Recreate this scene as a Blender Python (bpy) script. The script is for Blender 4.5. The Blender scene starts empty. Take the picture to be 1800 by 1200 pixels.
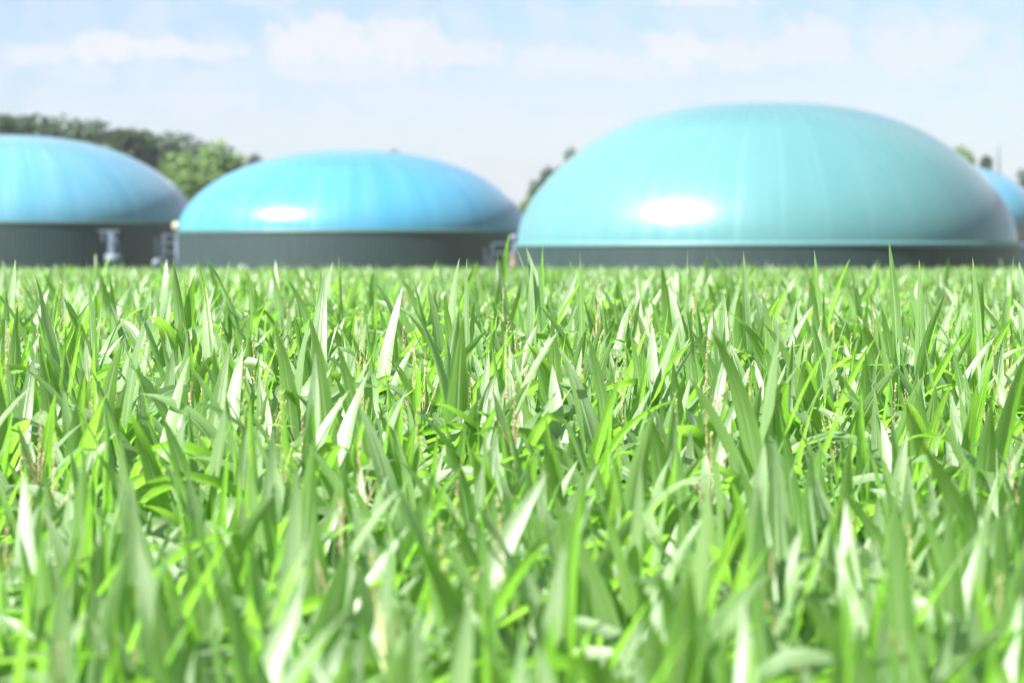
import bpy, math, random
import numpy as np
from mathutils import Vector, Matrix

SC = bpy.context.scene
COL = SC.collection
R = random.Random(11)

# ------------------------------------------------------------------ camera
FPX = 6750.0            # focal length in pixels of the 1800 px wide photograph (135 mm)
HOR = 452.0             # image row of the horizon
CZ = 2.95               # eye height, just over the crop
def P(px, py, d):       # where a thing seen at px, py stands when it is d metres away
    return Vector(((px-900)/FPX*d, d, CZ+(HOR-py)/FPX*d))
cam = bpy.data.cameras.new('camera'); camo = bpy.data.objects.new('camera', cam); COL.objects.link(camo)
camo.location = (0, 0, CZ)
camo.rotation_euler = (math.radians(90)-math.atan((600-HOR)/FPX), 0, 0)
cam.sensor_width = 36; cam.lens = 135; cam.clip_start = .1; cam.clip_end = 6000
cam.dof.use_dof = True; cam.dof.focus_distance = 22; cam.dof.aperture_fstop = 3.0
SC.camera = camo

# ------------------------------------------------------------------ light
SUN = Vector((-0.60, -0.43, 0.68)).normalized()       # towards the sun: high on the left, a little behind the camera
elev = math.asin(SUN.z)
SKY_STRENGTH = 0.050
EXPOSURE = 2.55
sd = bpy.data.lights.new('sun', 'SUN'); sd.energy = 3.7; sd.angle = math.radians(.6); sd.color = (1, .975, .94)
so = bpy.data.objects.new('sun', sd); COL.objects.link(so); so.rotation_euler = SUN.to_track_quat('Z', 'Y').to_euler()
so.location = (-60, -30, 70)

W = bpy.data.worlds.new('World'); SC.world = W; W.use_nodes = True
nt = W.node_tree; nt.nodes.clear()

class NB:
    """small node-tree writer"""
    def __init__(s, nt): s.nt = nt
    def n(s, t, **k):
        o = s.nt.nodes.new(t)
        for a, b in k.items(): setattr(o, a, b)
        return o
    def l(s, a, b): s.nt.links.new(a, b)
    def put(s, sock, v):
        if isinstance(v, bpy.types.NodeSocket): s.l(v, sock)
        else: sock.default_value = v
    def m(s, op, a, b=None, c=None, clamp=False):
        o = s.n('ShaderNodeMath', operation=op, use_clamp=clamp)
        for i, v in enumerate((a, b, c)):
            if v is not None: s.put(o.inputs[i], v)
        return o.outputs[0]
    def mr(s, v, a, b, c=0., d=1., smooth=True):
        o = s.n('ShaderNodeMapRange', interpolation_type='SMOOTHSTEP' if smooth else 'LINEAR')
        for i, x in enumerate((v, a, b, c, d)): s.put(o.inputs[i], x)
        return o.outputs[0]
    def mix(s, f, a, b, mode='MIX'):
        o = s.n('ShaderNodeMix', data_type='RGBA', blend_type=mode)
        s.put(o.inputs[0], f)
        for i, x in ((6, a), (7, b)):
            s.put(o.inputs[i], x if isinstance(x, bpy.types.NodeSocket) else tuple(x)+((1,) if len(x) == 3 else ()))
        return o.outputs[2]
    def comb(s, x, y, z):
        o = s.n('ShaderNodeCombineXYZ')
        for i, v in enumerate((x, y, z)): s.put(o.inputs[i], v)
        return o.outputs[0]
    def sep(s, v):
        o = s.n('ShaderNodeSeparateXYZ'); s.l(v, o.inputs[0]); return o.outputs
    def noise(s, vec, scale, detail=3., rough=.5, dist=0.):
        o = s.n('ShaderNodeTexNoise'); s.l(vec, o.inputs['Vector'])
        o.inputs['Scale'].default_value = scale; o.inputs['Detail'].default_value = detail
        o.inputs['Roughness'].default_value = rough; o.inputs['Distortion'].default_value = dist
        return o.outputs[0]

def build_world():
    b = NB(nt)
    sky = b.n('ShaderNodeTexSky', sky_type='NISHITA', sun_disc=False)
    sky.sun_elevation = elev
    sky.sun_rotation = math.atan2(SUN.x, SUN.y)
    sky.altitude = 50; sky.air_density = 1.0; sky.dust_density = .35; sky.ozone_density = 2.0
    tc = b.n('ShaderNodeTexCoord'); g = tc.outputs['Generated']
    x, y, z = b.sep(g)
    yy = b.m('MAXIMUM', y, .05)
    u = b.m('DIVIDE', x, yy); v = b.m('DIVIDE', z, yy)
    uv = b.comb(u, v, 0.)
    n1 = b.noise(uv, 230., 6., .55)
    n2 = b.noise(uv, 90., 3., .5)
    # cumulus heaps low over the horizon: (px, py, half width, half height, density)
    puffs = [(60, 97, 75, 16, .8), (190, 84, 70, 24, 1), (270, 86, 55, 22, 1), (380, 92, 60, 16, .9), (140, 130, 55, 20, .5),
             (530, 80, 52, 44, 1), (575, 62, 42, 34, 1), (610, 82, 50, 36, 1), (700, 70, 58, 42, 1), (760, 92, 55, 26, .9), (830, 96, 65, 20, .8),
             (600, 120, 150, 26, .7), (350, 170, 95, 38, .45), (180, 195, 90, 26, .35), (700, 165, 75, 36, .45), (840, 190, 80, 26, .4),
             (980, 108, 72, 26, .75), (1060, 110, 60, 24, .75), (1180, 92, 58, 32, 1), (1150, 120, 80, 22, .7), (1310, 96, 62, 28, .85),
             (1430, 82, 66, 42, .8), (1620, 78, 88, 48, .75), (1690, 58, 40, 26, .6), (1560, 120, 130, 34, .45), (1000, 150, 200, 40, .4),
             (500, 230, 260, 40, .35), (980, 240, 160, 40, .4), (1240, 4, 90, 8, .9), (470, 2, 60, 8, .5), (1730, 190, 70, 20, .3), (1450, 165, 180, 30, .35)]
    lump = b.m('ADD', b.m('MULTIPLY_ADD', n1, 4.4, -2.2), b.m('MULTIPLY_ADD', n2, 3.0, -1.9))
    acc = None
    for (px, py, hw, hh, dn) in puffs:
        du = b.m('MULTIPLY', b.m('SUBTRACT', u, (px-900)/FPX), FPX/hw)
        dv = b.m('MULTIPLY', b.m('SUBTRACT', v, (HOR-py)/FPX), FPX/hh)
        r2 = b.m('ADD', b.m('MULTIPLY', du, du), b.m('MULTIPLY', dv, dv))
        r2 = b.m('ADD', r2, lump)
        f = b.mr(r2, 1.5, .1, 0., dn)
        acc = f if acc is None else b.m('MAXIMUM', acc, f)
    infront = b.m('GREATER_THAN', y, .3)
    acc = b.m('MULTIPLY', acc, infront)
    # the same fair-weather cover everywhere else
    zz = b.m('MULTIPLY', b.m('MAXIMUM', z, 0.02), 2.2)
    gen = b.noise(b.comb(x, y, zz), 3.2, 6., .55)
    cov = b.mr(gen, .34, .54, 0., .95)
    cov = b.m('MULTIPLY', cov, b.m('MAXIMUM', b.mr(z, .07, .13), b.mr(y, .5, .2)))
    acc = b.m('MAXIMUM', acc, cov)
    thin = b.mr(n2, .32, .68, 0., .42)
    acc = b.m('MAXIMUM', acc, b.m('MULTIPLY', thin, infront))
    hv = b.mr(z, .0, .07, .30, 0.)                      # veil thickening to the horizon
    acc = b.m('ADD', acc, b.m('MULTIPLY', hv, b.m('SUBTRACT', 1., acc)))
    base = b.mix(1., sky.outputs[0], SKY_TINT, 'MULTIPLY')
    col = b.mix(b.m('MULTIPLY', acc, .9), base, CLOUD)
    bg = b.n('ShaderNodeBackground'); b.l(col, bg.inputs[0]); bg.inputs[1].default_value = SKY_STRENGTH
    o = b.n('ShaderNodeOutputWorld'); b.l(bg.outputs[0], o.inputs[0])
SKY_TINT = (.385, .42, .545)
CLOUD = (3.02, 3.10, 3.42)
build_world()
SC.view_settings.view_transform = 'Standard'; SC.view_settings.look = 'None'
SC.view_settings.exposure = EXPOSURE; SC.view_settings.gamma = 1; SC.view_settings.use_curve_mapping = False
SC.render.engine = 'CYCLES'
SC.cycles.use_denoising = True
SC.cycles.max_bounces = 8; SC.cycles.diffuse_bounces = 5; SC.cycles.glossy_bounces = 3; SC.cycles.transmission_bounces = 5
SC.cycles.sample_clamp_indirect = 6
SC.cycles.use_adaptive_sampling = True; SC.cycles.adaptive_threshold = .01

# ------------------------------------------------------------------ materials
def material(name, build):
    m = bpy.data.materials.new(name); m.use_nodes = True
    m.node_tree.nodes.clear(); b = NB(m.node_tree)
    s = build(b); o = b.n('ShaderNodeOutputMaterial'); b.l(s, o.inputs[0]); return m
def principled(b, color, rough=.5, spec=.5, metal=0., normal=None, coat=0., coat_rough=.1, sheen=0.):
    p = b.n('ShaderNodeBsdfPrincipled')
    b.put(p.inputs['Base Color'], color if isinstance(color, bpy.types.NodeSocket) else tuple(color)+(1,))
    b.put(p.inputs['Roughness'], rough); p.inputs['Specular IOR Level'].default_value = spec
    p.inputs['Metallic'].default_value = metal
    p.inputs['Coat Weight'].default_value = coat; p.inputs['Coat Roughness'].default_value = coat_rough
    if normal is not None: b.l(normal, p.inputs['Normal'])
    p.inputs['Sheen Weight'].default_value = sheen; p.inputs['Sheen Roughness'].default_value = .35
    return p.outputs[0]
def bump(b, h, strength, dist):
    o = b.n('ShaderNodeBump'); o.inputs['Strength'].default_value = strength; o.inputs['Distance'].default_value = dist
    b.l(h, o.inputs['Height']); return o.outputs[0]

def leaf_mat(b):
    uv = b.n('ShaderNodeUVMap', uv_map='UVMap').outputs[0]
    u, v, _ = b.sep(uv)
    rnd = b.n('ShaderNodeObjectInfo').outputs['Random']
    rnd2 = b.m('FRACT', b.m('MULTIPLY', rnd, 17.31))
    geo = b.n('ShaderNodeNewGeometry')
    patch = b.noise(geo.outputs['Position'], 2.3, 2., .5)
    veins = b.noise(b.comb(b.m('MULTIPLY', u, 20.), b.m('MULTIPLY', v, 1.1), b.m('MULTIPLY', rnd, 9.)), 1., 3., .55)
    au = b.m('ABSOLUTE', b.m('SUBTRACT', u, .5))
    rib = b.mr(au, .085, .03)
    rib = b.m('MULTIPLY', rib, b.mr(v, 1., .6))
    dark, mid, yel = (.064, .180, .020), (.120, .295, .036), (.185, .360, .044)
    t = b.mr(b.m('MULTIPLY_ADD', rnd2, .7, b.m('MULTIPLY', patch, .5)), .2, .95)
    c = b.mix(t, dark, mid)
    c = b.mix(b.mr(rnd, .82, 1., 0., .8), c, yel)
    c = b.mix(b.mr(veins, .42, .60, 0., .5), c, (.15, .28, .05))
    c = b.mix(1., c, b.mix(b.mr(veins, .40, .62), (.80, .82, .78), (1.2, 1.16, 1.25)), 'MULTIPLY')
    c = b.mix(b.m('MULTIPLY', rib, .85), c, (.36, .46, .24))
    c = b.mix(b.m('MULTIPLY', b.mr(v, .93, 1.), b.mr(rnd2, .6, .8)), c, (.30, .24, .07))     # dry tips
    c = b.mix(b.mr(b.m('FRACT', b.m('MULTIPLY', rnd, 41.7)), .55, .95, 0., .6), c, (.190, .320, .100))     # waxy bloom, plus a pale sheen put into the colour of some leaves
    under = geo.outputs['Backfacing']
    c = b.mix(b.m('MULTIPLY', under, .35), c, (.16, .25, .09))
    nrm = bump(b, b.m('ADD', veins, b.m('MULTIPLY', rib, -1.)), .9, .004)
    rough = b.mr(veins, .3, .7, .44, .60)
    pr = principled(b, c, rough, 1., normal=nrm, coat=1., coat_rough=.49)
    pr.node.inputs['Coat IOR'].default_value = 1.7; pr.node.inputs['IOR'].default_value = 1.6
    tr = b.n('ShaderNodeBsdfTranslucent'); b.l(nrm, tr.inputs['Normal'])
    tc = b.mix(t, (.19, .45, .034), (.27, .53, .052))
    tc = b.mix(b.m('MULTIPLY', rib, .6), tc, (.35, .50, .15))
    tc = b.mix(b.mr(veins, .47, .56, 0., .6), tc, (.14, .42, .014))
    b.l(tc, tr.inputs[0])
    mx = b.n('ShaderNodeMixShader'); mx.inputs[0].default_value = LEAF_TRANS
    b.l(pr, mx.inputs[1]); b.l(tr.outputs[0], mx.inputs[2]); return mx.outputs[0]
LEAF_TRANS = .60
M_LEAF = material('maize_leaf', leaf_mat)
def stalk_mat(b):
    t = b.n('ShaderNodeTexCoord').outputs['Object']
    n = b.noise(t, 6., 4., .6)
    return principled(b, b.mix(b.mr(n, .3, .7), (.12, .22, .05), (.22, .32, .09)), .45)
M_STALK = material('maize_stalk', stalk_mat)
def tassel_mat(b):
    t = b.n('ShaderNodeTexCoord').outputs['Object']
    rnd = b.n('ShaderNodeObjectInfo').outputs['Random']
    n = b.noise(t, 130., 2., .6)
    c1 = b.mix(b.mr(rnd, .4, .75), (.34, .37, .13), (.38, .28, .15))
    c2 = b.mix(b.mr(rnd, .4, .75), (.50, .50, .24), (.54, .44, .29))
    pr = principled(b, b.mix(b.mr(n, .35, .65), c1, c2), .6)
    tr = b.n('ShaderNodeBsdfTranslucent'); tr.inputs[0].default_value = (.55, .45, .22, 1)
    mx = b.n('ShaderNodeMixShader'); mx.inputs[0].default_value = .25
    b.l(pr, mx.inputs[1]); b.l(tr.outputs[0], mx.inputs[2]); return mx.outputs[0]
M_TASSEL = material('maize_tassel', tassel_mat)

def soil_mat(b):
    t = b.n('ShaderNodeTexCoord').outputs['Object']
    n = b.noise(t, 3., 8., .65); m = b.noise(t, .08, 4., .5)
    c = b.mix(b.mr(n, .3, .7), (.09, .065, .040), (.17, .13, .085))
    return principled(b, c, .9, .2, normal=bump(b, n, .6, .05))
M_SOIL = material('soil', soil_mat)
def meadow_mat(b):
    t = b.n('ShaderNodeTexCoord').outputs['Object']
    n = b.noise(t, 1.5, 8., .65); m = b.noise(t, .03, 4., .5)
    c = b.mix(b.mr(n, .3, .7), (.045, .09, .02), (.10, .16, .035))
    c = b.mix(b.mr(m, .45, .6), c, (.14, .16, .06))
    return principled(b, c, .85, .2, normal=bump(b, n, .6, .05))
M_MEADOW = material('meadow', meadow_mat)

def membrane(c_main, c_alt, streak=.5):
    def f(b):
        t = b.n('ShaderNodeTexCoord').outputs['Object']
        x, y, z = b.sep(t)
        ang = b.m('ARCTAN2', y, x)
        # gores: welded strips of cloth run from rim to crown; each took the weather a little differently
        st = b.noise(b.comb(b.m('MULTIPLY', ang, 9.), b.m('MULTIPLY', z, .10), 0.), 1., 3., .6)
        st2 = b.noise(b.comb(b.m('MULTIPLY', ang, 26.), b.m('MULTIPLY', z, .12), 3.), 1., 3., .6)
        big = b.noise(t, .22, 3., .5)
        gore = b.m('ABSOLUTE', b.m('SUBTRACT', b.m('FRACT', b.m('MULTIPLY', ang, 36/math.tau)), .5))
        seam = b.mr(gore, .44, .49)
        low = b.mr(b.m('ADD', b.m('MULTIPLY', x, x), b.m('MULTIPLY', y, y)), 12., 60.)      # runs fade out towards the crown
        st2 = b.m('MULTIPLY', st2, low); st = b.m('MULTIPLY_ADD', b.m('SUBTRACT', st, .5), low, .5)
        c = b.mix(b.mr(st, .35, .65, 0., streak), c_main, c_alt)
        c = b.mix(b.mr(st2, .5, .75, 0., streak*.7), c, [min(1, k*1.25+.05) for k in c_alt])
        c = b.mix(b.mr(big, .4, .7, 0., .25), c, [k*.8 for k in c_main])
        c = b.mix(b.m('MULTIPLY', seam, .10), c, [min(1, k*1.3+.06) for k in c_main])
        rough = b.mr(b.m('MULTIPLY', st2, big), .1, .45, .26, .42)
        nrm = bump(b, b.m('ADD', b.m('MULTIPLY', seam, .15), big), .3, .05)
        return principled(b, c, rough, .18, normal=nrm, coat=.36, coat_rough=.27, sheen=.05)
    return f
M_BLUE = material('blue_membrane', membrane((.034, .158, .248), (.066, .195, .28), .35))
M_BLUE2 = material('light_blue_membrane', membrane((.054, .170, .240), (.084, .206, .272), .5))
M_TEAL = material('turquoise_membrane', membrane((.057, .150, .159), (.072, .165, .173), .18))
def cladding_mat(c0, c1):
    def f(b):
        t = b.n('ShaderNodeTexCoord').outputs['Object']
        x, y, z = b.sep(t)
        ang = b.m('ARCTAN2', y, x)
        st = b.noise(b.comb(b.m('MULTIPLY', ang, 30.), b.m('MULTIPLY', z, .3), 0.), 1., 4., .6)
        return principled(b, b.mix(b.mr(st, .3, .7), c0, c1), .45, .4)
    return f
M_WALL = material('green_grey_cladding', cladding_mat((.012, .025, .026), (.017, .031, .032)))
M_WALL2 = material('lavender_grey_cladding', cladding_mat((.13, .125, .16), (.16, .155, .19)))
def steel(c0, c1, r=.45, metal=.3):
    def f(b):
        t = b.n('ShaderNodeTexCoord').outputs['Object']
        n = b.noise(t, 3.5, 5., .6)
        return principled(b, b.mix(b.mr(n, .3, .7), c0, c1), r, .5, metal)
    return f
M_GALV = material('galvanised_steel', steel((.06, .08, .12), (.09, .115, .15)))
M_PALE = material('pale_painted_steel', steel((.06, .085, .13), (.09, .115, .16), .6, 0))
M_BEIGE = material('beige_plastic', steel((.24, .21, .14), (.30, .26, .18), .5, 0))
M_RUST = material('ochre_barrel_paint', steel((.11, .09, .06), (.16, .13, .085), .6, 0))
M_DARK = material('dark_opening', steel((.02, .025, .035), (.035, .04, .05), .6, 0))
M_RAIL = material('pale_clamp_rail', steel((.05, .13, .135), (.07, .16, .165), .5, 0))
M_RAIL2 = material('green_clamp_rail', steel((.03, .075, .07), (.045, .10, .09), .5, 0))
def foliage(c0, c1, tr):
    def f(b):
        t = b.n('ShaderNodeTexCoord').outputs['Object']
        n = b.noise(t, .5, 3., .6); n2 = b.noise(t, 3., 2., .5)
        c = b.mix(b.mr(b.m('MULTIPLY_ADD', n2, .4, b.m('MULTIPLY', n, .6)), .38, .62), c0, c1)
        d = principled(b, c, .6, .3)
        tt = b.n('ShaderNodeBsdfTranslucent'); tt.inputs[0].default_value = tr+(1,)
        mx = b.n('ShaderNodeMixShader'); mx.inputs[0].default_value = .25
        b.l(d, mx.inputs[1]); b.l(tt.outputs[0], mx.inputs[2]); return mx.outputs[0]
    return f
M_TREE = material('dark_tree_foliage', foliage((.020, .044, .018), (.038, .070, .026), (.06, .12, .025)))
M_TREE2 = material('light_tree_foliage', foliage((.065, .125, .035), (.11, .19, .045), (.16, .28, .05)))
def bark_mat(b):
    t = b.n('ShaderNodeTexCoord').outputs['Object']
    n = b.noise(t, 4., 5., .6)
    return principled(b, b.mix(n, (.05, .04, .03), (.14, .11, .085)), .9)
M_BARK = material('bark', bark_mat)

# ------------------------------------------------------------------ mesh helpers
class MB:
    def __init__(s): s.v = []; s.f = []; s.uv = []; s.mi = []
    def add(s, vs, fs, mi=0, uvs=None):
        k = len(s.v); s.v += [tuple(p) for p in vs]
        for f in fs:
            s.f.append([i+k for i in f]); s.mi.append(mi)
            s.uv += [uvs[i] if uvs else (0.5, 0.5) for i in f]
    def box(s, c, d, rz=0., mi=0):
        x, y, z = (q/2 for q in d); m = Matrix.Rotation(rz, 3, 'Z'); c = Vector(c)
        vs = [c + m @ Vector((a*x, b*y, e*z)) for e in (-1, 1) for (a, b) in ((-1, -1), (1, -1), (1, 1), (-1, 1))]
        s.add(vs, [(0, 3, 2, 1), (4, 5, 6, 7), (0, 1, 5, 4), (1, 2, 6, 5), (2, 3, 7, 6), (3, 0, 4, 7)], mi)
    def tube(s, pts, rads, n=8, mi=0, caps=True):
        pts = [Vector(p) for p in pts]; vs = []
        for i, p in enumerate(pts):
            t = (pts[min(i+1, len(pts)-1)]-pts[max(i-1, 0)]).normalized()
            a = t.orthogonal().normalized() if i == 0 else (a-t*a.dot(t)).normalized()
            bb = t.cross(a)
            for k in range(n):
                w = math.tau*k/n; vs.append(p+(a*math.cos(w)+bb*math.sin(w))*rads[i])
        fs = [(i*n+k, i*n+(k+1) % n, (i+1)*n+(k+1) % n, (i+1)*n+k) for i in range(len(pts)-1) for k in range(n)]
        if caps: fs += [tuple(range(n))[::-1], tuple(range((len(pts)-1)*n, len(pts)*n))]
        s.add(vs, fs, mi, [(.3, .5)]*len(vs))
    def lathe(s, prof, n=64, c=(0, 0, 0), mi=0):
        vs = []; 
        for (r, z) in prof:
            for k in range(n):
                w = math.tau*k/n; vs.append((c[0]+r*math.cos(w), c[1]+r*math.sin(w), c[2]+z))
        fs = [(i*n+k, i*n+(k+1) % n, (i+1)*n+(k+1) % n, (i+1)*n+k) for i in range(len(prof)-1) for k in range(n)]
        s.add(vs, fs, mi)
    def mesh(s, name, mats, smooth=True, uv=False):
        me = bpy.data.meshes.new(name); me.from_pydata(s.v, [], s.f)
        for m in mats: me.materials.append(m)
        me.polygons.foreach_set('material_index', s.mi)
        if smooth: me.polygons.foreach_set('use_smooth', [True]*len(s.f))
        if uv:
            l = me.uv_layers.new(name='UVMap'); l.data.foreach_set('uv', [q for p in s.uv for q in p])
        me.update(); return me
    def obj(s, name, mat, parent=None, smooth=False):
        o = bpy.data.objects.new(name, s.mesh(name, [mat], smooth)); COL.objects.link(o); o.parent = parent; return o
def put(name, me, parent=None):
    o = bpy.data.objects.new(name, me); COL.objects.link(o); o.parent = parent; return o
def thing(name, label, cat, loc=(0, 0, 0), rz=0., group=None):
    o = bpy.data.objects.new(name, None); COL.objects.link(o); o.empty_display_size = .3
    o.location = loc; o.rotation_euler = (0, 0, rz); o['label'] = label; o['category'] = cat
    if group: o['group'] = group
    return o

# ------------------------------------------------------------------ ground
GZ = -.05                       # the land falls a little towards the tanks
def grown(y):                   # the plants at the field's edge stay lower than those further in
    t = min(1, max(0, (y-8)/20)); return .93+.165*t*t*(3-2*t)
def land(y): return GZ*min(1, max(0, (y-30)/125))
def sheet(name, x0, x1, ys, dz, mat):
    m = MB(); n = len(ys); vs = []
    for y in ys: vs += [(x0, y, land(y)+dz), (x1, y, land(y)+dz)]
    m.add(vs, [(2*i, 2*i+1, 2*i+3, 2*i+2) for i in range(n-1)])
    o = m.obj(name, mat); o['kind'] = 'structure'; return o
sheet('ground', -2500, 2500, (-400, 30, 155, 4500), -.03, M_MEADOW)
sheet('field_soil', -120, 120, (7.4, 30, 155, 161), 0, M_SOIL)

# ------------------------------------------------------------------ tanks
FULL = np.polyfit([q*q for q in (0, 0, 0, .15, .25, .479, .6, .744, .806, .87, .93, .97, 1)], [0, 0, 0, .001, .004, .017, .016, -.001, -.022, -.045, -.07, -.085, -.09], 3)   # how the inflated skin departs from an ellipse
def tank(name, label, cpx, apx, rim, apex, r, mat, wall, rail, nrib=260, full=.4):
    d = FPX*r/apx
    c = P(cpx, 0, d); zr = P(0, rim, d).z; h = (rim-apex)/FPX*d
    t = thing(name, label, 'storage tank', (c.x, c.y, 0), 0, 'round biogas tanks with inflated membrane roofs')
    n = 128; m = MB()                                            # membrane
    prof = [(r*math.cos(a), zr+h*math.sin(a)*(1+full*float(np.polyval(FULL, math.cos(a)**2)))) for a in [math.pi/2*i/48 for i in range(48)]] + [(.01, zr+h)]
    m.lathe(prof, n); m.obj('membrane_roof', mat, t, True)
    m = MB()                                                      # trapezoidal cladding: real ribs
    k = nrib*4; vs = []
    for i in range(k):
        w = math.tau*i/k; rr = r+.06+(.012 if i % 4 in (0, 1) else 0)
        for z in (-.6, zr-.12): vs.append((rr*math.cos(w), rr*math.sin(w), z))
    m.add(vs, [(2*i, (2*i+2) % (2*k), (2*i+3) % (2*k), 2*i+1) for i in range(k)])
    m.obj('tank_wall', wall, t)
    m = MB(); m.lathe([(r-.02, zr-.14), (r+.12, zr-.14), (r+.14, zr-.12), (r+.14, zr+.02), (r+.10, zr+.06), (r-.02, zr+.08)], n)
    m.obj('clamp_rail', rail, t, True)
    return t, c, zr, d
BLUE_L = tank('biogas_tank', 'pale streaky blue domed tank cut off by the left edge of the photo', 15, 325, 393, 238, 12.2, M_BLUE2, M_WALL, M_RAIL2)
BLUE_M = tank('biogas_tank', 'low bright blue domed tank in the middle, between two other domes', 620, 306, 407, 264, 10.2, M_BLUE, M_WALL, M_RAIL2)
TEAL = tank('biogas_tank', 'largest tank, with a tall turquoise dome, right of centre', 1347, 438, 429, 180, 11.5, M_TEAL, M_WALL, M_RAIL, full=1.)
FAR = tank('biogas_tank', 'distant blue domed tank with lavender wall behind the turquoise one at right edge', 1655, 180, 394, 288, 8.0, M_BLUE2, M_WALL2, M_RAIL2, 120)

def on_tank(T, px, off=.3):      # a point on the tank's front at image column px, in the tank's frame
    t, c, zr, d = T; x = (px-900)/FPX*(d-6)-c.x; rr = (T[4] if len(T) > 4 else 0)
    return x
# agitator guide mast in front of the left tank
def agitator():
    d = 232.; b = P(195, 0, d); k = d/FPX
    t = thing('agitator_mast', 'blue grey steel mast with crossarm and motor before the left tank wall', 'agitator', (b.x, b.y, GZ))
    top = P(0, 409, d).z-GZ
    m = MB(); m.box((0, 0, top/2), (.32, .28, top)); m.box((0, 0, .04), (.7, .6, .08)); m.obj('post', M_PALE, t)
    m = MB(); m.box((-.12, 0, top+.08), (1.2, .26, .15)); m.box((-.5, 0, top-.25), (.10, .10, .5)); m.obj('crossarm', M_GALV, t)
    m = MB(); m.tube([(-.3, -.25, top-1.55), (.62, -.25, top-1.55)], [.27, .27], 14); m.tube([(.62, -.25, top-1.55), (.74, -.25, top-1.55)], [.16, .14], 12)
    m.obj('motor', M_PALE, t, True)
    m = MB(); m.tube([(.16, -.05, top-.1), (.42, -.1, top-.7), (.45, -.2, top-1.4)], [.035]*3, 6); m.obj('cable', M_GALV, t, True)
agitator()
def platform(label, px, d, ytop, w, cab, globe=None, barrel=None, disc=False):
    b = P(px, 0, d); top = P(0, ytop, d).z-GZ; deck = top-1.05
    t = thing('service_platform', label, 'platform', (b.x, b.y, GZ), 0, 'steel service platforms between the tanks')
    for sx in (-1, 1):
        for sy in (-1, 1):
            m = MB(); m.box((sx*w/2, sy*.5, (top)/2), (.09, .09, top)); m.obj('post', M_GALV, t)
    m = MB(); m.box((0, 0, deck), (w+.2, 1.2, .08)); m.obj('deck', M_GALV, t)
    for z in (top-.03, top-.5):
        m = MB(); m.box((0, -.55, z), (w+.1, .05, .06)); m.obj('guard_rail', M_PALE, t)
    m = MB(); m.box((cab*.2, 0, deck/2), (w*.62, .7, deck-.5)); m.obj('cabinet', M_PALE if cab > 0 else M_GALV, t)
    m = MB()
    for sx in (-1, 1): m.box((-w/2-.22+sx*.17, -.62, (top-.2)/2), (.05, .05, top-.2))
    for i in range(9): m.box((-w/2-.22, -.62, .3+i*.33), (.32, .04, .04))
    m.obj('ladder', M_GALV, t)
    if disc:
        m = MB(); z = P(0, 462, d).z-GZ; m.tube([(-w/2-.35, -.95, z), (-w/2-.35, -.7, z)], [.25, .25], 18); m.obj('flange', M_PALE, t, True)
    return t
platform('steel service platform with ladder in the gap between the two blue domes', 299, 230., 412, .75, -1, disc=True)
platform('pale steel platform and cabinet where the middle and turquoise tanks meet', 884, 193., 427, 1.0, 1)
# beige relief valve above the gap
def valve():
    d = 226.; b = P(311, 397, d); b.z -= GZ
    t = thing('relief_valve', 'beige round valve cap on a pipe between the two blue domes', 'valve', (b.x, b.y, GZ))
    m = MB(); m.tube([(0, 0, 0), (0, 0, b.z-.2)], [.06, .06], 8); m.obj('pipe', M_GALV, t, True)
    m = MB(); m.lathe([(.0, -.26), (.20, -.24), (.27, -.1), (.27, .08), (.18, .22), (0, .27)], 20, (0, 0, b.z)); m.obj('cap', M_BEIGE, t, True)
    d = 190.; b = P(904, 418, d); b.z -= GZ
    t = thing('relief_valve', 'small lavender grey valve cap where the middle and turquoise domes meet', 'valve', (b.x, b.y, GZ))
    m = MB(); m.tube([(0, 0, 0), (0, 0, b.z-.15)], [.06, .06], 8); m.obj('pipe', M_GALV, t, True)
    m = MB(); m.lathe([(.0, -.2), (.15, -.18), (.2, -.08), (.2, .06), (.13, .17), (0, .2)], 20, (0, 0, b.z)); m.obj('cap', M_PALE, t, True)
    d = 188.; b = P(903, 455, d); b.z -= GZ
    t = thing('barrel', 'ochre barrel standing on end left of the turquoise tank wall', 'barrel', (b.x, b.y, GZ))
    m = MB(); m.lathe([(0, 0), (.19, 0), (.19, b.z-.35), (.2, b.z-.33), (.2, b.z-.29), (.19, b.z-.27), (.19, b.z+.25), (.2, b.z+.27), (.2, b.z+.3), (0, b.z+.3)], 20)
    m.obj('shell', M_RUST, t, True)
valve()
def mast():
    d = 300.; b = P(1755, 0, d); top = P(0, 252, d).z-GZ
    t = thing('lightning_mast', 'slim pale mast rising before the distant blue dome at the right edge', 'mast', (b.x, b.y, GZ))
    zj = P(0, 300, d).z-GZ
    m = MB(); m.tube([(0, 0, 0), (0, 0, zj)], [.22, .16], 12); m.box((0, 0, .05), (.9, .9, .1)); m.obj('pole', M_PALE, t, True)
    m = MB(); m.tube([(0, 0, zj), (0, 0, top-.3), (0, 0, top)], [.07, .05, .015], 8); m.obj('rod', M_PALE, t, True)
mast()
def shed():
    d = 260.; b = P(1806, 0, d); top = P(0, 430, d).z-GZ
    t = thing('equipment_shed', 'dark low shed peeping out beside the far lavender tank wall at right', 'shed', (b.x, b.y, GZ))
    m = MB(); m.box((0, 0, top/2-.1), (1.5, 2.4, top-.2)); m.obj('wall', M_WALL, t)
    m = MB(); m.box((0, 0, top-.02), (1.7, 2.6, .14)); m.obj('roof', M_PALE, t)
shed()

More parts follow.
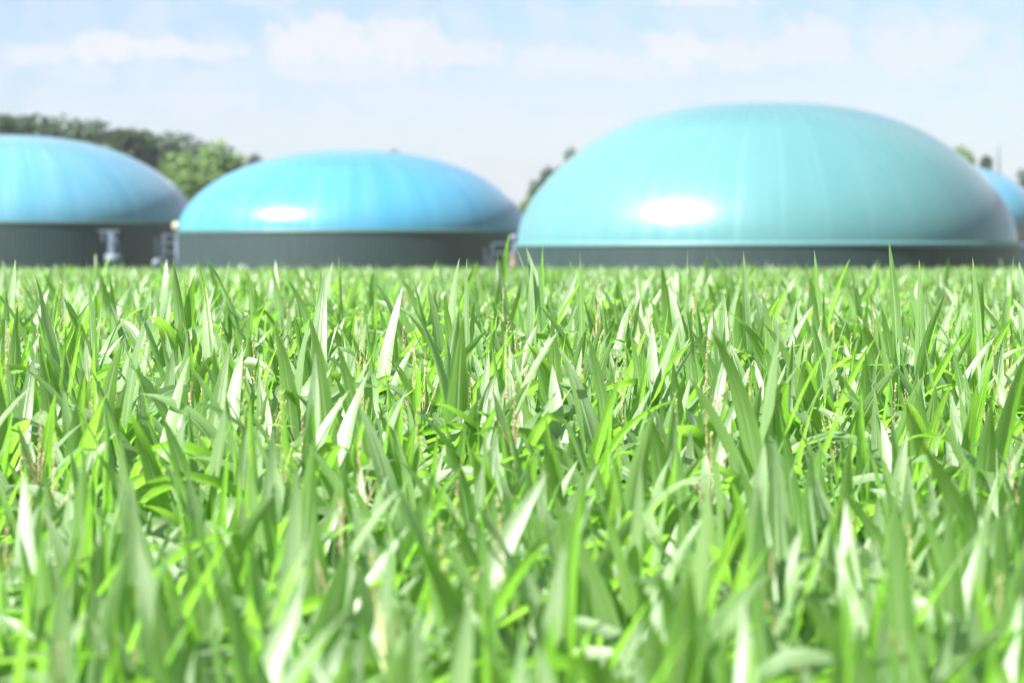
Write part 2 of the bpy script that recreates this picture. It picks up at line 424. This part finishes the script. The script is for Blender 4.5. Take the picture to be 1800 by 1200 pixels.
# ------------------------------------------------------------------ trees
def crown_mesh(seed, rx, ry, h, n, leaf, mat):
    rr = np.random.default_rng(seed); vs = []; fs = []
    lobes = []
    for i in range(16):
        a = rr.uniform(0, math.tau); q = rr.uniform(.1, .72); z = rr.uniform(.08, .95)
        rad = (1-abs(z-.45)*1.25)*q
        lobes.append((math.cos(a)*rx*rad, math.sin(a)*ry*rad, z*h*.9, rr.uniform(.22, .40)))
    for i in range(n):
        lx, ly, lz, s = lobes[rr.integers(len(lobes))]
        v = rr.normal(size=3); v /= np.linalg.norm(v); q = rr.uniform(.6, 1.03)
        c = np.array([lx+v[0]*rx*s*q, ly+v[1]*ry*s*q, lz+v[2]*h*s*.55*q])
        a = rr.normal(size=3)+v*.6; a /= np.linalg.norm(a)
        t = np.cross(a, [0, 0, 1.]); t /= (np.linalg.norm(t)+1e-6); bt = np.cross(a, t); s2 = leaf*rr.uniform(.6, 1.3)
        k = len(vs)
        for (x, y) in ((-1, 0), (-.2, -.55), (1, 0), (.2, .55)): vs.append(tuple(c+t*x*s2+bt*y*s2))
        fs.append((k, k+1, k+2, k+3))
    A = np.array(vs); lo = np.percentile(A, .4, axis=0); hi = np.percentile(A, 99.6, axis=0)
    A = (A-(lo+hi)/2)/(hi-lo); A[:, 2] += .5; vs = A.tolist()
    me = bpy.data.meshes.new('crown'); me.from_pydata(vs, [], fs); me.materials.append(mat); me.update(); return me
CRN = {}
def tree(px, ytop, d, wpx, label, light=False, seed=0, base=.22):
    b = P(px, 0, d); H = P(0, ytop+7, d).z-GZ; w = wpx/FPX*d
    t = thing('broadleaf_tree', label, 'tree', (b.x, b.y, GZ), R.uniform(0, 6), 'trees behind the tanks')
    ch = H*(1-base); key = (seed % 5, light)
    if key not in CRN: CRN[key] = crown_mesh(seed % 5+40, .5, .5, 1., 5200, .030, M_TREE2 if light else M_TREE)
    o = put('crown', CRN[key], t); o.location = (0, 0, H*base); o.scale = (w, w, ch)
    m = MB(); tr = .018*H
    m.tube([(0, 0, -.1), (.1, 0, H*base), (-.1, .1, H*.55), (0, 0, H*.8)], [tr*1.5, tr, tr*.6, tr*.2], 8)
    for i in range(4):
        a = R.uniform(0, 6.28); z0 = H*R.uniform(base*.9, .5)
        m.tube([(0, 0, z0), (math.cos(a)*w*.16, math.sin(a)*w*.16, z0+H*.10), (math.cos(a)*w*.3, math.sin(a)*w*.3, z0+H*.22)], [tr*.5, tr*.3, tr*.1], 6)
    m.obj('trunk', M_BARK, t, True)
ORD = ['first', 'second', 'third', 'fourth', 'fifth', 'sixth', 'seventh', 'eighth', 'ninth', 'tenth', 'eleventh', 'twelfth']
left = [(-35, 208, 120), (22, 201, 110), (72, 210, 90), (112, 206, 80), (160, 212, 85), (205, 226, 85), (244, 226, 80), (282, 238, 80), (318, 236, 70), (350, 262, 80)]
for i, (px, yt, w) in enumerate(left):
    tree(px, yt, 560+R.uniform(-25, 25), w*1.7, 'dark green tree, %s from the left in the ridge above the left dome' % ORD[i], False, i)
tree(372, 250, 420, 125, 'brighter green rounded tree between the two blue domes', True, 2)
tree(318, 268, 400, 95, 'light green bushy tree low behind the left dome shoulder', True, 3)
tree(418, 268, 425, 60, 'small green tree top just left of the middle dome', True, 4)
tree(345, 300, 380, 110, 'yellowish green shrubby tree lowest in the gap between blue domes', True, 1, .1)
tree(448, 270, 600, 60, 'last dark tree of the left ridge, sinking behind the middle dome', False, 1)
tree(690, 262, 610, 60, 'faint tree tip just above the crown of the middle dome', False, 0)
tree(940, 314, 560, 46, 'lowest dark tree in the notch between middle and turquoise domes', False, 3)
tree(966, 292, 560, 46, 'dark tree halfway up the left shoulder of the turquoise dome', False, 1)
tree(1000, 262, 560, 52, 'tallest dark tree touching the left shoulder of the turquoise dome', False, 2)
tree(932, 338, 420, 40, 'small olive shrubby tree low in the notch beside the turquoise dome', True, 0, .1)
tree(1688, 256, 560, 60, 'olive tree top at the right shoulder of the turquoise dome', True, 4)
tree(1728, 272, 570, 72, 'green tree just above the far blue dome, left of the mast', False, 0)
tree(1800, 296, 580, 80, 'dark tree above the far blue dome at the right edge', False, 2)

# ------------------------------------------------------------------ maize
def leaf_mesh_data(mb, rr, kind, nseg=12, root=(0, 0, 0), az=0., sc=1., mi=0):
    """one blade: grows from ROOT in direction AZ; kind: upright | lean | arch | droop | fold"""
    L = {'upright': rr.uniform(.42, .66), 'lean': rr.uniform(.46, .72), 'arch': rr.uniform(.50, .74), 'droop': rr.uniform(.58, .80), 'fold': rr.uniform(.48, .72)}[kind]*sc
    Wd = rr.uniform(.043, .058)*sc*(1.0 if kind in ('upright', 'lean') else 1.22)
    th0 = {'upright': rr.uniform(.02, .16), 'lean': rr.uniform(.16, .38), 'arch': rr.uniform(.15, .42), 'droop': rr.uniform(.25, .50), 'fold': rr.uniform(.12, .4)}[kind]
    bend = {'upright': rr.uniform(-.05, .30), 'lean': rr.uniform(.1, .6), 'arch': rr.uniform(.9, 2.3), 'droop': rr.uniform(1.7, 2.5), 'fold': rr.uniform(.1, .35)}[kind]
    kink = rr.uniform(.42, .68); kinkang = rr.uniform(1.2, 2.2)
    tw = rr.uniform(-1, 1)*{'upright': 1.3, 'lean': 1.3, 'arch': 1.2, 'droop': 1.1, 'fold': .6}[kind]
    tw0 = rr.uniform(-.25, .25)
    side = rr.uniform(-.18, .18)
    wa, wf, wp = rr.uniform(.04, .16), rr.uniform(8, 16), rr.uniform(0, 6)
    keel = rr.uniform(.25, .75)
    p = Vector(root); vs = []; uvs = []; cross = 4; N = nseg
    for i in range(N+1):
        s = i/N
        th = th0+bend*(s**1.8 if kind in ('upright', 'lean') else s**1.45)
        if kind == 'fold': th += kinkang*(1/(1+math.exp(-(s-kink)*26)))
        a2 = az+side*s
        d = Vector((math.sin(th)*math.cos(a2), math.sin(th)*math.sin(a2), math.cos(th)))
        if i: p = p+d*(L/N)
        sd_ = Vector((-math.sin(a2), math.cos(a2), 0))
        q = Matrix.Rotation(tw0+tw*s, 3, d); sv = q @ sd_; nv = sv.cross(d)
        w = Wd*(min(1, .45+s*2.2))*max(0., 1-s**1.9)**.9 if s < 1 else 0
        kl = keel*(1-s*.6) if s > .12 else keel+.6*(1-s/.12)
        for j in range(cross+1):
            uu = j/cross*2-1
            wav = math.sin(wf*s+wp+(0 if uu < 0 else 1.9))*wa*abs(uu)**2
            v = p + sv*uu*w*math.cos(kl*.6) + nv*(abs(uu)**1.3*w*math.sin(kl)*-.9 + wav*w)
            vs.append(v); uvs.append((j/cross, s))
    k = cross+1
    fs = [(i*k+j, i*k+j+1, (i+1)*k+j+1, (i+1)*k+j) for i in range(N) for j in range(cross)]
    mb.add(vs, fs, mi, uvs)
def spike(mb, rr, p0, ang, az, L, mi=0, n=20, r=.0040):
    p = Vector(p0); d0 = Vector((math.sin(ang)*math.cos(az), math.sin(ang)*math.sin(az), math.cos(ang)))
    sag = rr.uniform(.0, .5); pts = []
    for i in range(6):
        s = i/5; d = (d0+Vector((0, 0, -sag*s*s*math.sin(ang)*1.2))).normalized()
        pts.append(p.copy()); p = p+d*L/5
    mb.tube(pts, [.0018]*5+[.001], 3, mi, False)
    for i in range(n):
        s = .1+.9*i/n; k = min(4, int(s*5)); q = pts[k].lerp(pts[k+1], s*5-k) if k < 5 else pts[5]
        t = (pts[k+1]-pts[k]).normalized(); a = rr.uniform(0, 6.28)
        o = t.orthogonal().normalized(); o = Matrix.Rotation(a, 3, t) @ o; w = t.cross(o)
        l = .012*rr.uniform(.8, 1.3); c = q+o*r*.5
        e = c+t*l+o*r*rr.uniform(.5, 1.2)
        mb.add([c-t*.002, c+w*r*.75+t*l*.4+o*r*.5, e, c-w*r*.75+t*l*.4+o*r*.5], [(0, 1, 2, 3)], mi)
def tassel_data(mb, rr, z0, sc=1., mi=0, n=20):
    L = rr.uniform(.22, .34)*sc
    mb.tube([(0, 0, z0-.35), (0, 0, z0)], [.004, .003], 4, mi, False)
    spike(mb, rr, (0, 0, z0), rr.uniform(0, .08), rr.uniform(0, 6), L, mi, int(n*1.5), .0062)
    for i in range(rr.choice([2, 4, 5, 7, 8])):
        spike(mb, rr, (0, 0, z0-.06+rr.uniform(-.04, .05)), rr.uniform(.12, .6), rr.uniform(0, 6.28), L*rr.uniform(.5, .8), mi, n)
STALK_H = 1.68
def stalk_data(mb, rr, mi=0):
    pts = []; rad = []
    for i in range(9):
        z = STALK_H*i/8; pts.append((math.sin(i*1.3)*.006, math.cos(i*1.7)*.006, z)); rad.append(.013-.008*i/8)
        if 0 < i < 8: pts.append((pts[-1][0], pts[-1][1], z+.015)); rad.append(.0155-.008*i/8)
    mb.tube(pts, rad, 7, mi)
# leaf positions up the stalk: (height of the collar, blade kinds)
SLOTS = [(.55, ('droop', 'arch')), (.86, ('droop', 'arch')), (1.06, ('arch', 'droop', 'fold')), (1.22, ('arch', 'fold', 'lean')),
         (1.32, ('arch', 'lean', 'arch')), (1.39, ('arch', 'fold', 'lean')), (1.45, ('arch', 'arch', 'fold', 'lean')), (1.50, ('arch', 'lean', 'fold')), (1.55, ('lean', 'upright', 'arch', 'fold')), (1.60, ('lean', 'arch', 'arch', 'fold')), (1.65, ('upright', 'lean', 'arch', 'fold')),
         (1.68, ('upright', 'upright', 'lean'))]

# pool of shared part meshes for the plants that are objects
pool = {}
for kd in ('upright', 'lean', 'arch', 'droop', 'fold'):
    pool[kd] = []
    for i in range(14 if kd in ('upright', 'lean') else 10):
        mb = MB(); leaf_mesh_data(mb, R, kd, 12); pool[kd].append(mb.mesh('maize_leaf_blade', [M_LEAF], True, True))
stalks = []
for i in range(3):
    mb = MB(); stalk_data(mb, R); stalks.append(mb.mesh('maize_stalk', [M_STALK]))
tassels = []
for i in range(8):
    mb = MB(); tassel_data(mb, R, 0, 1.0); tassels.append(mb.mesh('maize_tassel', [M_TASSEL], False))

def spelled(n):
    w = ['', 'first', 'second', 'third', 'fourth', 'fifth', 'sixth', 'seventh', 'eighth', 'ninth', 'tenth', 'eleventh', 'twelfth', 'thirteenth', 'fourteenth', 'fifteenth', 'sixteenth', 'seventeenth', 'eighteenth', 'nineteenth']
    if n < 20: return w[n]
    t = {2: 'twenty', 3: 'thirty', 4: 'forty'}[n//10]
    return (t[:-1]+'ieth') if n % 10 == 0 else t+'-'+w[n % 10]
def plant(x, y, label, tassel, hs, tilt=.03):
    t = thing('maize_plant', label, 'maize', (x, y, 0), 0, 'maize plants at the near side of the field')
    t.rotation_euler = (R.gauss(0, tilt), R.gauss(0, tilt), R.uniform(0, 6.28) if tilt else 0)
    put('stalk', R.choice(stalks), t).scale = (1, 1, hs)
    phi = R.uniform(0, 6.28)
    for i, (z, kinds) in enumerate(SLOTS):
        if i < 1: continue
        kd = R.choice(kinds); o = put('leaf', R.choice(pool[kd]), t)
        o.location = (0, 0, z*hs+R.uniform(-.02, .02)); s = R.uniform(.86, 1.12)
        o.scale = (s, s, s); o.rotation_euler = (0, 0, phi+i*math.pi+R.uniform(-.5, .5))
    if tassel:
        o = put('tassel', R.choice(tassels), t); o.location = (0, 0, tassel); o.rotation_euler = (R.gauss(0, .07), R.gauss(0, .07), R.uniform(0, 6))
        s = R.uniform(.85, 1.15); o.scale = (s, s, s)
    return t
# rows run across the view; the nearest ones are separate plants
ROW = .60; Y0 = 8.2; row = 0; count = 0; y = Y0; LIMIT = 282
NEAR_END = None
while True:
    half = .1333*y*1.02+.10
    n = int(2*half/.142)
    if count+n > LIMIT: NEAR_END = y-ROW/2; break
    rowplants = sorted(-half+(i+.5)*2*half/n+R.uniform(-.035, .035) for i in range(n))
    for i, x in enumerate(rowplants):
        far = y > 12
        ts = R.random() < .09
        hs = grown(y)+R.gauss(0, .035)+(R.uniform(.04, .09) if R.random() < .08 else 0)
        tz = (R.uniform(1.80, 1.98)*hs) if ts else 0
        look = ('blurred ' if y < 13 else '')+('tasselled ' if ts else '')+('tall ' if hs > grown(y)+.05 else 'short ' if hs < grown(y)-.045 else '')
        plant(x, y+R.uniform(-.06, .06), '%smaize plant, %s from the left in the %s row of the crop' % (look, spelled(i+1), spelled(row+1)), tz, hs)
        count += 1
    row += 1; y += ROW

# the tallest plants, whose tips stand out over the canopy against the tanks
TIPS = [(157, 457, 'before the left dome, nearest the left edge'), (362, 458, 'before the left end of the middle tank wall'), (441, 457, 'before the wall of the middle tank, left of its centre'),
        (556, 468, 'before the centre of the middle tank wall'), (820, 452, 'before the right end of the middle tank wall'), (934, 455, 'just right of the gap between middle and turquoise tanks'),
        (1021, 440, 'before the left quarter of the turquoise tank'), (1207, 438, 'under the bright highlight of the turquoise dome'), (1312, 440, 'before the turquoise tank just left of its middle'),
        (1438, 438, 'before the turquoise tank just right of its middle'), (1571, 420, 'highest of all, before the right part of the turquoise dome'), (1617, 455, 'close right of the highest tip'),
        (1716, 450, 'before the right end of the turquoise tank wall'), (1775, 448, 'nearest the right edge, below the far lavender wall')]
for (px, py, where) in TIPS:
    d = R.uniform(21, 27); q = P(px, py, d)
    hs = (q.z-.60)/1.68; t = plant(q.x, d, 'tall maize plant, tip rising '+where, 0, min(hs, 1.26), 0)
    mb = MB(); st = R.getstate(); R.seed(px)
    leaf_mesh_data(mb, R, 'upright', 12); R.setstate(st)
    v = max(mb.v, key=lambda p: p[2]); sc = (q.z-1.68*min(hs, 1.26))/v[2]
    az = R.choice((-1, 1))*math.pi/2+R.uniform(-1.3, 1.3)
    o = put('leaf', mb.mesh('maize_leaf_blade', [M_LEAF], True, True), t); o.scale = (.8, .8, sc); o.rotation_euler = (0, 0, az)
    o.location = Matrix.Rotation(az, 3, 'Z') @ Vector((-v[0]*.4, -v[1]*.4, 0)) + Vector((0, 0, 1.68*min(hs, 1.26)))

# the rest of the crop: one mass of plants, shared plant meshes on points
protos = bpy.data.collections.new('maize_forms')
NP = 18
for k in range(NP):
    mb = MB(); rr = random.Random(500+k)
    stalk_data(mb, rr, 1); phi = rr.uniform(0, 6.28)
    for i, (z, kinds) in enumerate(SLOTS):
        if i < 1: continue
        leaf_mesh_data(mb, rr, rr.choice(kinds), 9, (0, 0, z+rr.uniform(-.02, .02)), phi+i*math.pi+rr.uniform(-.5, .5), rr.uniform(.86, 1.12), 0)
    if k % 6 == 1: tassel_data(mb, rr, rr.uniform(1.80, 1.98), 1., 2, 14)
    o = bpy.data.objects.new('maize_form', mb.mesh('maize_form', [M_LEAF, M_STALK, M_TASSEL], True, True)); protos.objects.link(o)
pts = []; rot = []; scl = []
rg = np.random.default_rng(3); yy = NEAR_END+ROW/2
def addpt(x, y):
    pts.append((x, y, land(y))); rot.append((rg.normal(0, .03), rg.normal(0, .03), rg.uniform(0, 6.28)))
    s = grown(y)+rg.normal(0, .045)+(rg.uniform(.04, .15) if 14 < y < 55 and rg.random() < .16 else 0); scl.append((1., 1., s))
while yy < 160:
    half = .1333*yy*1.10+1.2
    step = .142 if yy < 60 else .2
    n = int(2*half/step)
    for i in range(n): addpt(-half+(i+.5)*2*half/n+rg.uniform(-.04, .04), yy+rg.uniform(-.08, .08))
    yy += ROW
# the near rows run on to both sides of what the photograph shows
for r_ in range(row):
    y = Y0+r_*ROW; half = .1333*y*1.02+.10; xx = half+.09
    while xx < half+1.6:
        addpt(xx, y+rg.uniform(-.06, .06)); addpt(-xx, y+rg.uniform(-.06, .06)); xx += .15
me = bpy.data.meshes.new('maize_crop'); me.from_pydata(pts, [], [])
def attr(name, typ, data, key):
    a = me.attributes.new(name, typ, 'POINT'); a.data.foreach_set(key, np.array(data).ravel())
attr('plant_rot', 'FLOAT_VECTOR', np.array(rot, dtype=np.float32), 'vector')
attr('plant_scale', 'FLOAT_VECTOR', np.array(scl, dtype=np.float32), 'vector')
attr('plant_form', 'INT', rg.integers(0, NP, len(pts)).astype(np.int32), 'value')
crop = bpy.data.objects.new('maize_crop', me); COL.objects.link(crop)
crop['kind'] = 'stuff'; crop['label'] = 'dense green maize crop stretching from the near rows to the tanks'; crop['category'] = 'maize crop'
g = bpy.data.node_groups.new('maize_rows', 'GeometryNodeTree')
g.interface.new_socket('Geometry', in_out='INPUT', socket_type='NodeSocketGeometry')
g.interface.new_socket('Geometry', in_out='OUTPUT', socket_type='NodeSocketGeometry')
gi = g.nodes.new('NodeGroupInput'); go = g.nodes.new('NodeGroupOutput')
ci = g.nodes.new('GeometryNodeCollectionInfo'); ci.inputs['Collection'].default_value = protos
ci.inputs['Separate Children'].default_value = True; ci.inputs['Reset Children'].default_value = True
ip = g.nodes.new('GeometryNodeInstanceOnPoints'); ip.inputs['Pick Instance'].default_value = True
def named(nm, typ):
    a = g.nodes.new('GeometryNodeInputNamedAttribute'); a.data_type = typ; a.inputs['Name'].default_value = nm; return a.outputs['Attribute']
e2r = g.nodes.new('FunctionNodeEulerToRotation')
g.links.new(gi.outputs[0], ip.inputs['Points']); g.links.new(ci.outputs[0], ip.inputs['Instance'])
g.links.new(named('plant_form', 'INT'), ip.inputs['Instance Index'])
g.links.new(named('plant_rot', 'FLOAT_VECTOR'), e2r.inputs[0]); g.links.new(e2r.outputs[0], ip.inputs['Rotation'])
g.links.new(named('plant_scale', 'FLOAT_VECTOR'), ip.inputs['Scale'])
g.links.new(ip.outputs[0], go.inputs[0])
md = crop.modifiers.new('rows', 'NODES'); md.node_group = g
print('individual plants', count, 'rows', row, 'crop points', len(pts))

# ------------------------------------------------------------------ air
hm = bpy.data.materials.new('air'); hm.use_nodes = True; hm.node_tree.nodes.clear(); hb = NB(hm.node_tree)
hv = hb.n('ShaderNodeVolumePrincipled'); hv.inputs['Color'].default_value = (.86, .92, 1, 1); hv.inputs['Density'].default_value = .00009
hv.inputs['Anisotropy'].default_value = .2
ho = hb.n('ShaderNodeOutputMaterial'); hb.l(hv.outputs[0], ho.inputs['Volume'])
m = MB(); m.box((0, 295, 14), (700, 690, 31)); o = m.obj('haze', hm); o['kind'] = 'stuff'; o['label'] = 'thin summer haze over the field and tanks'
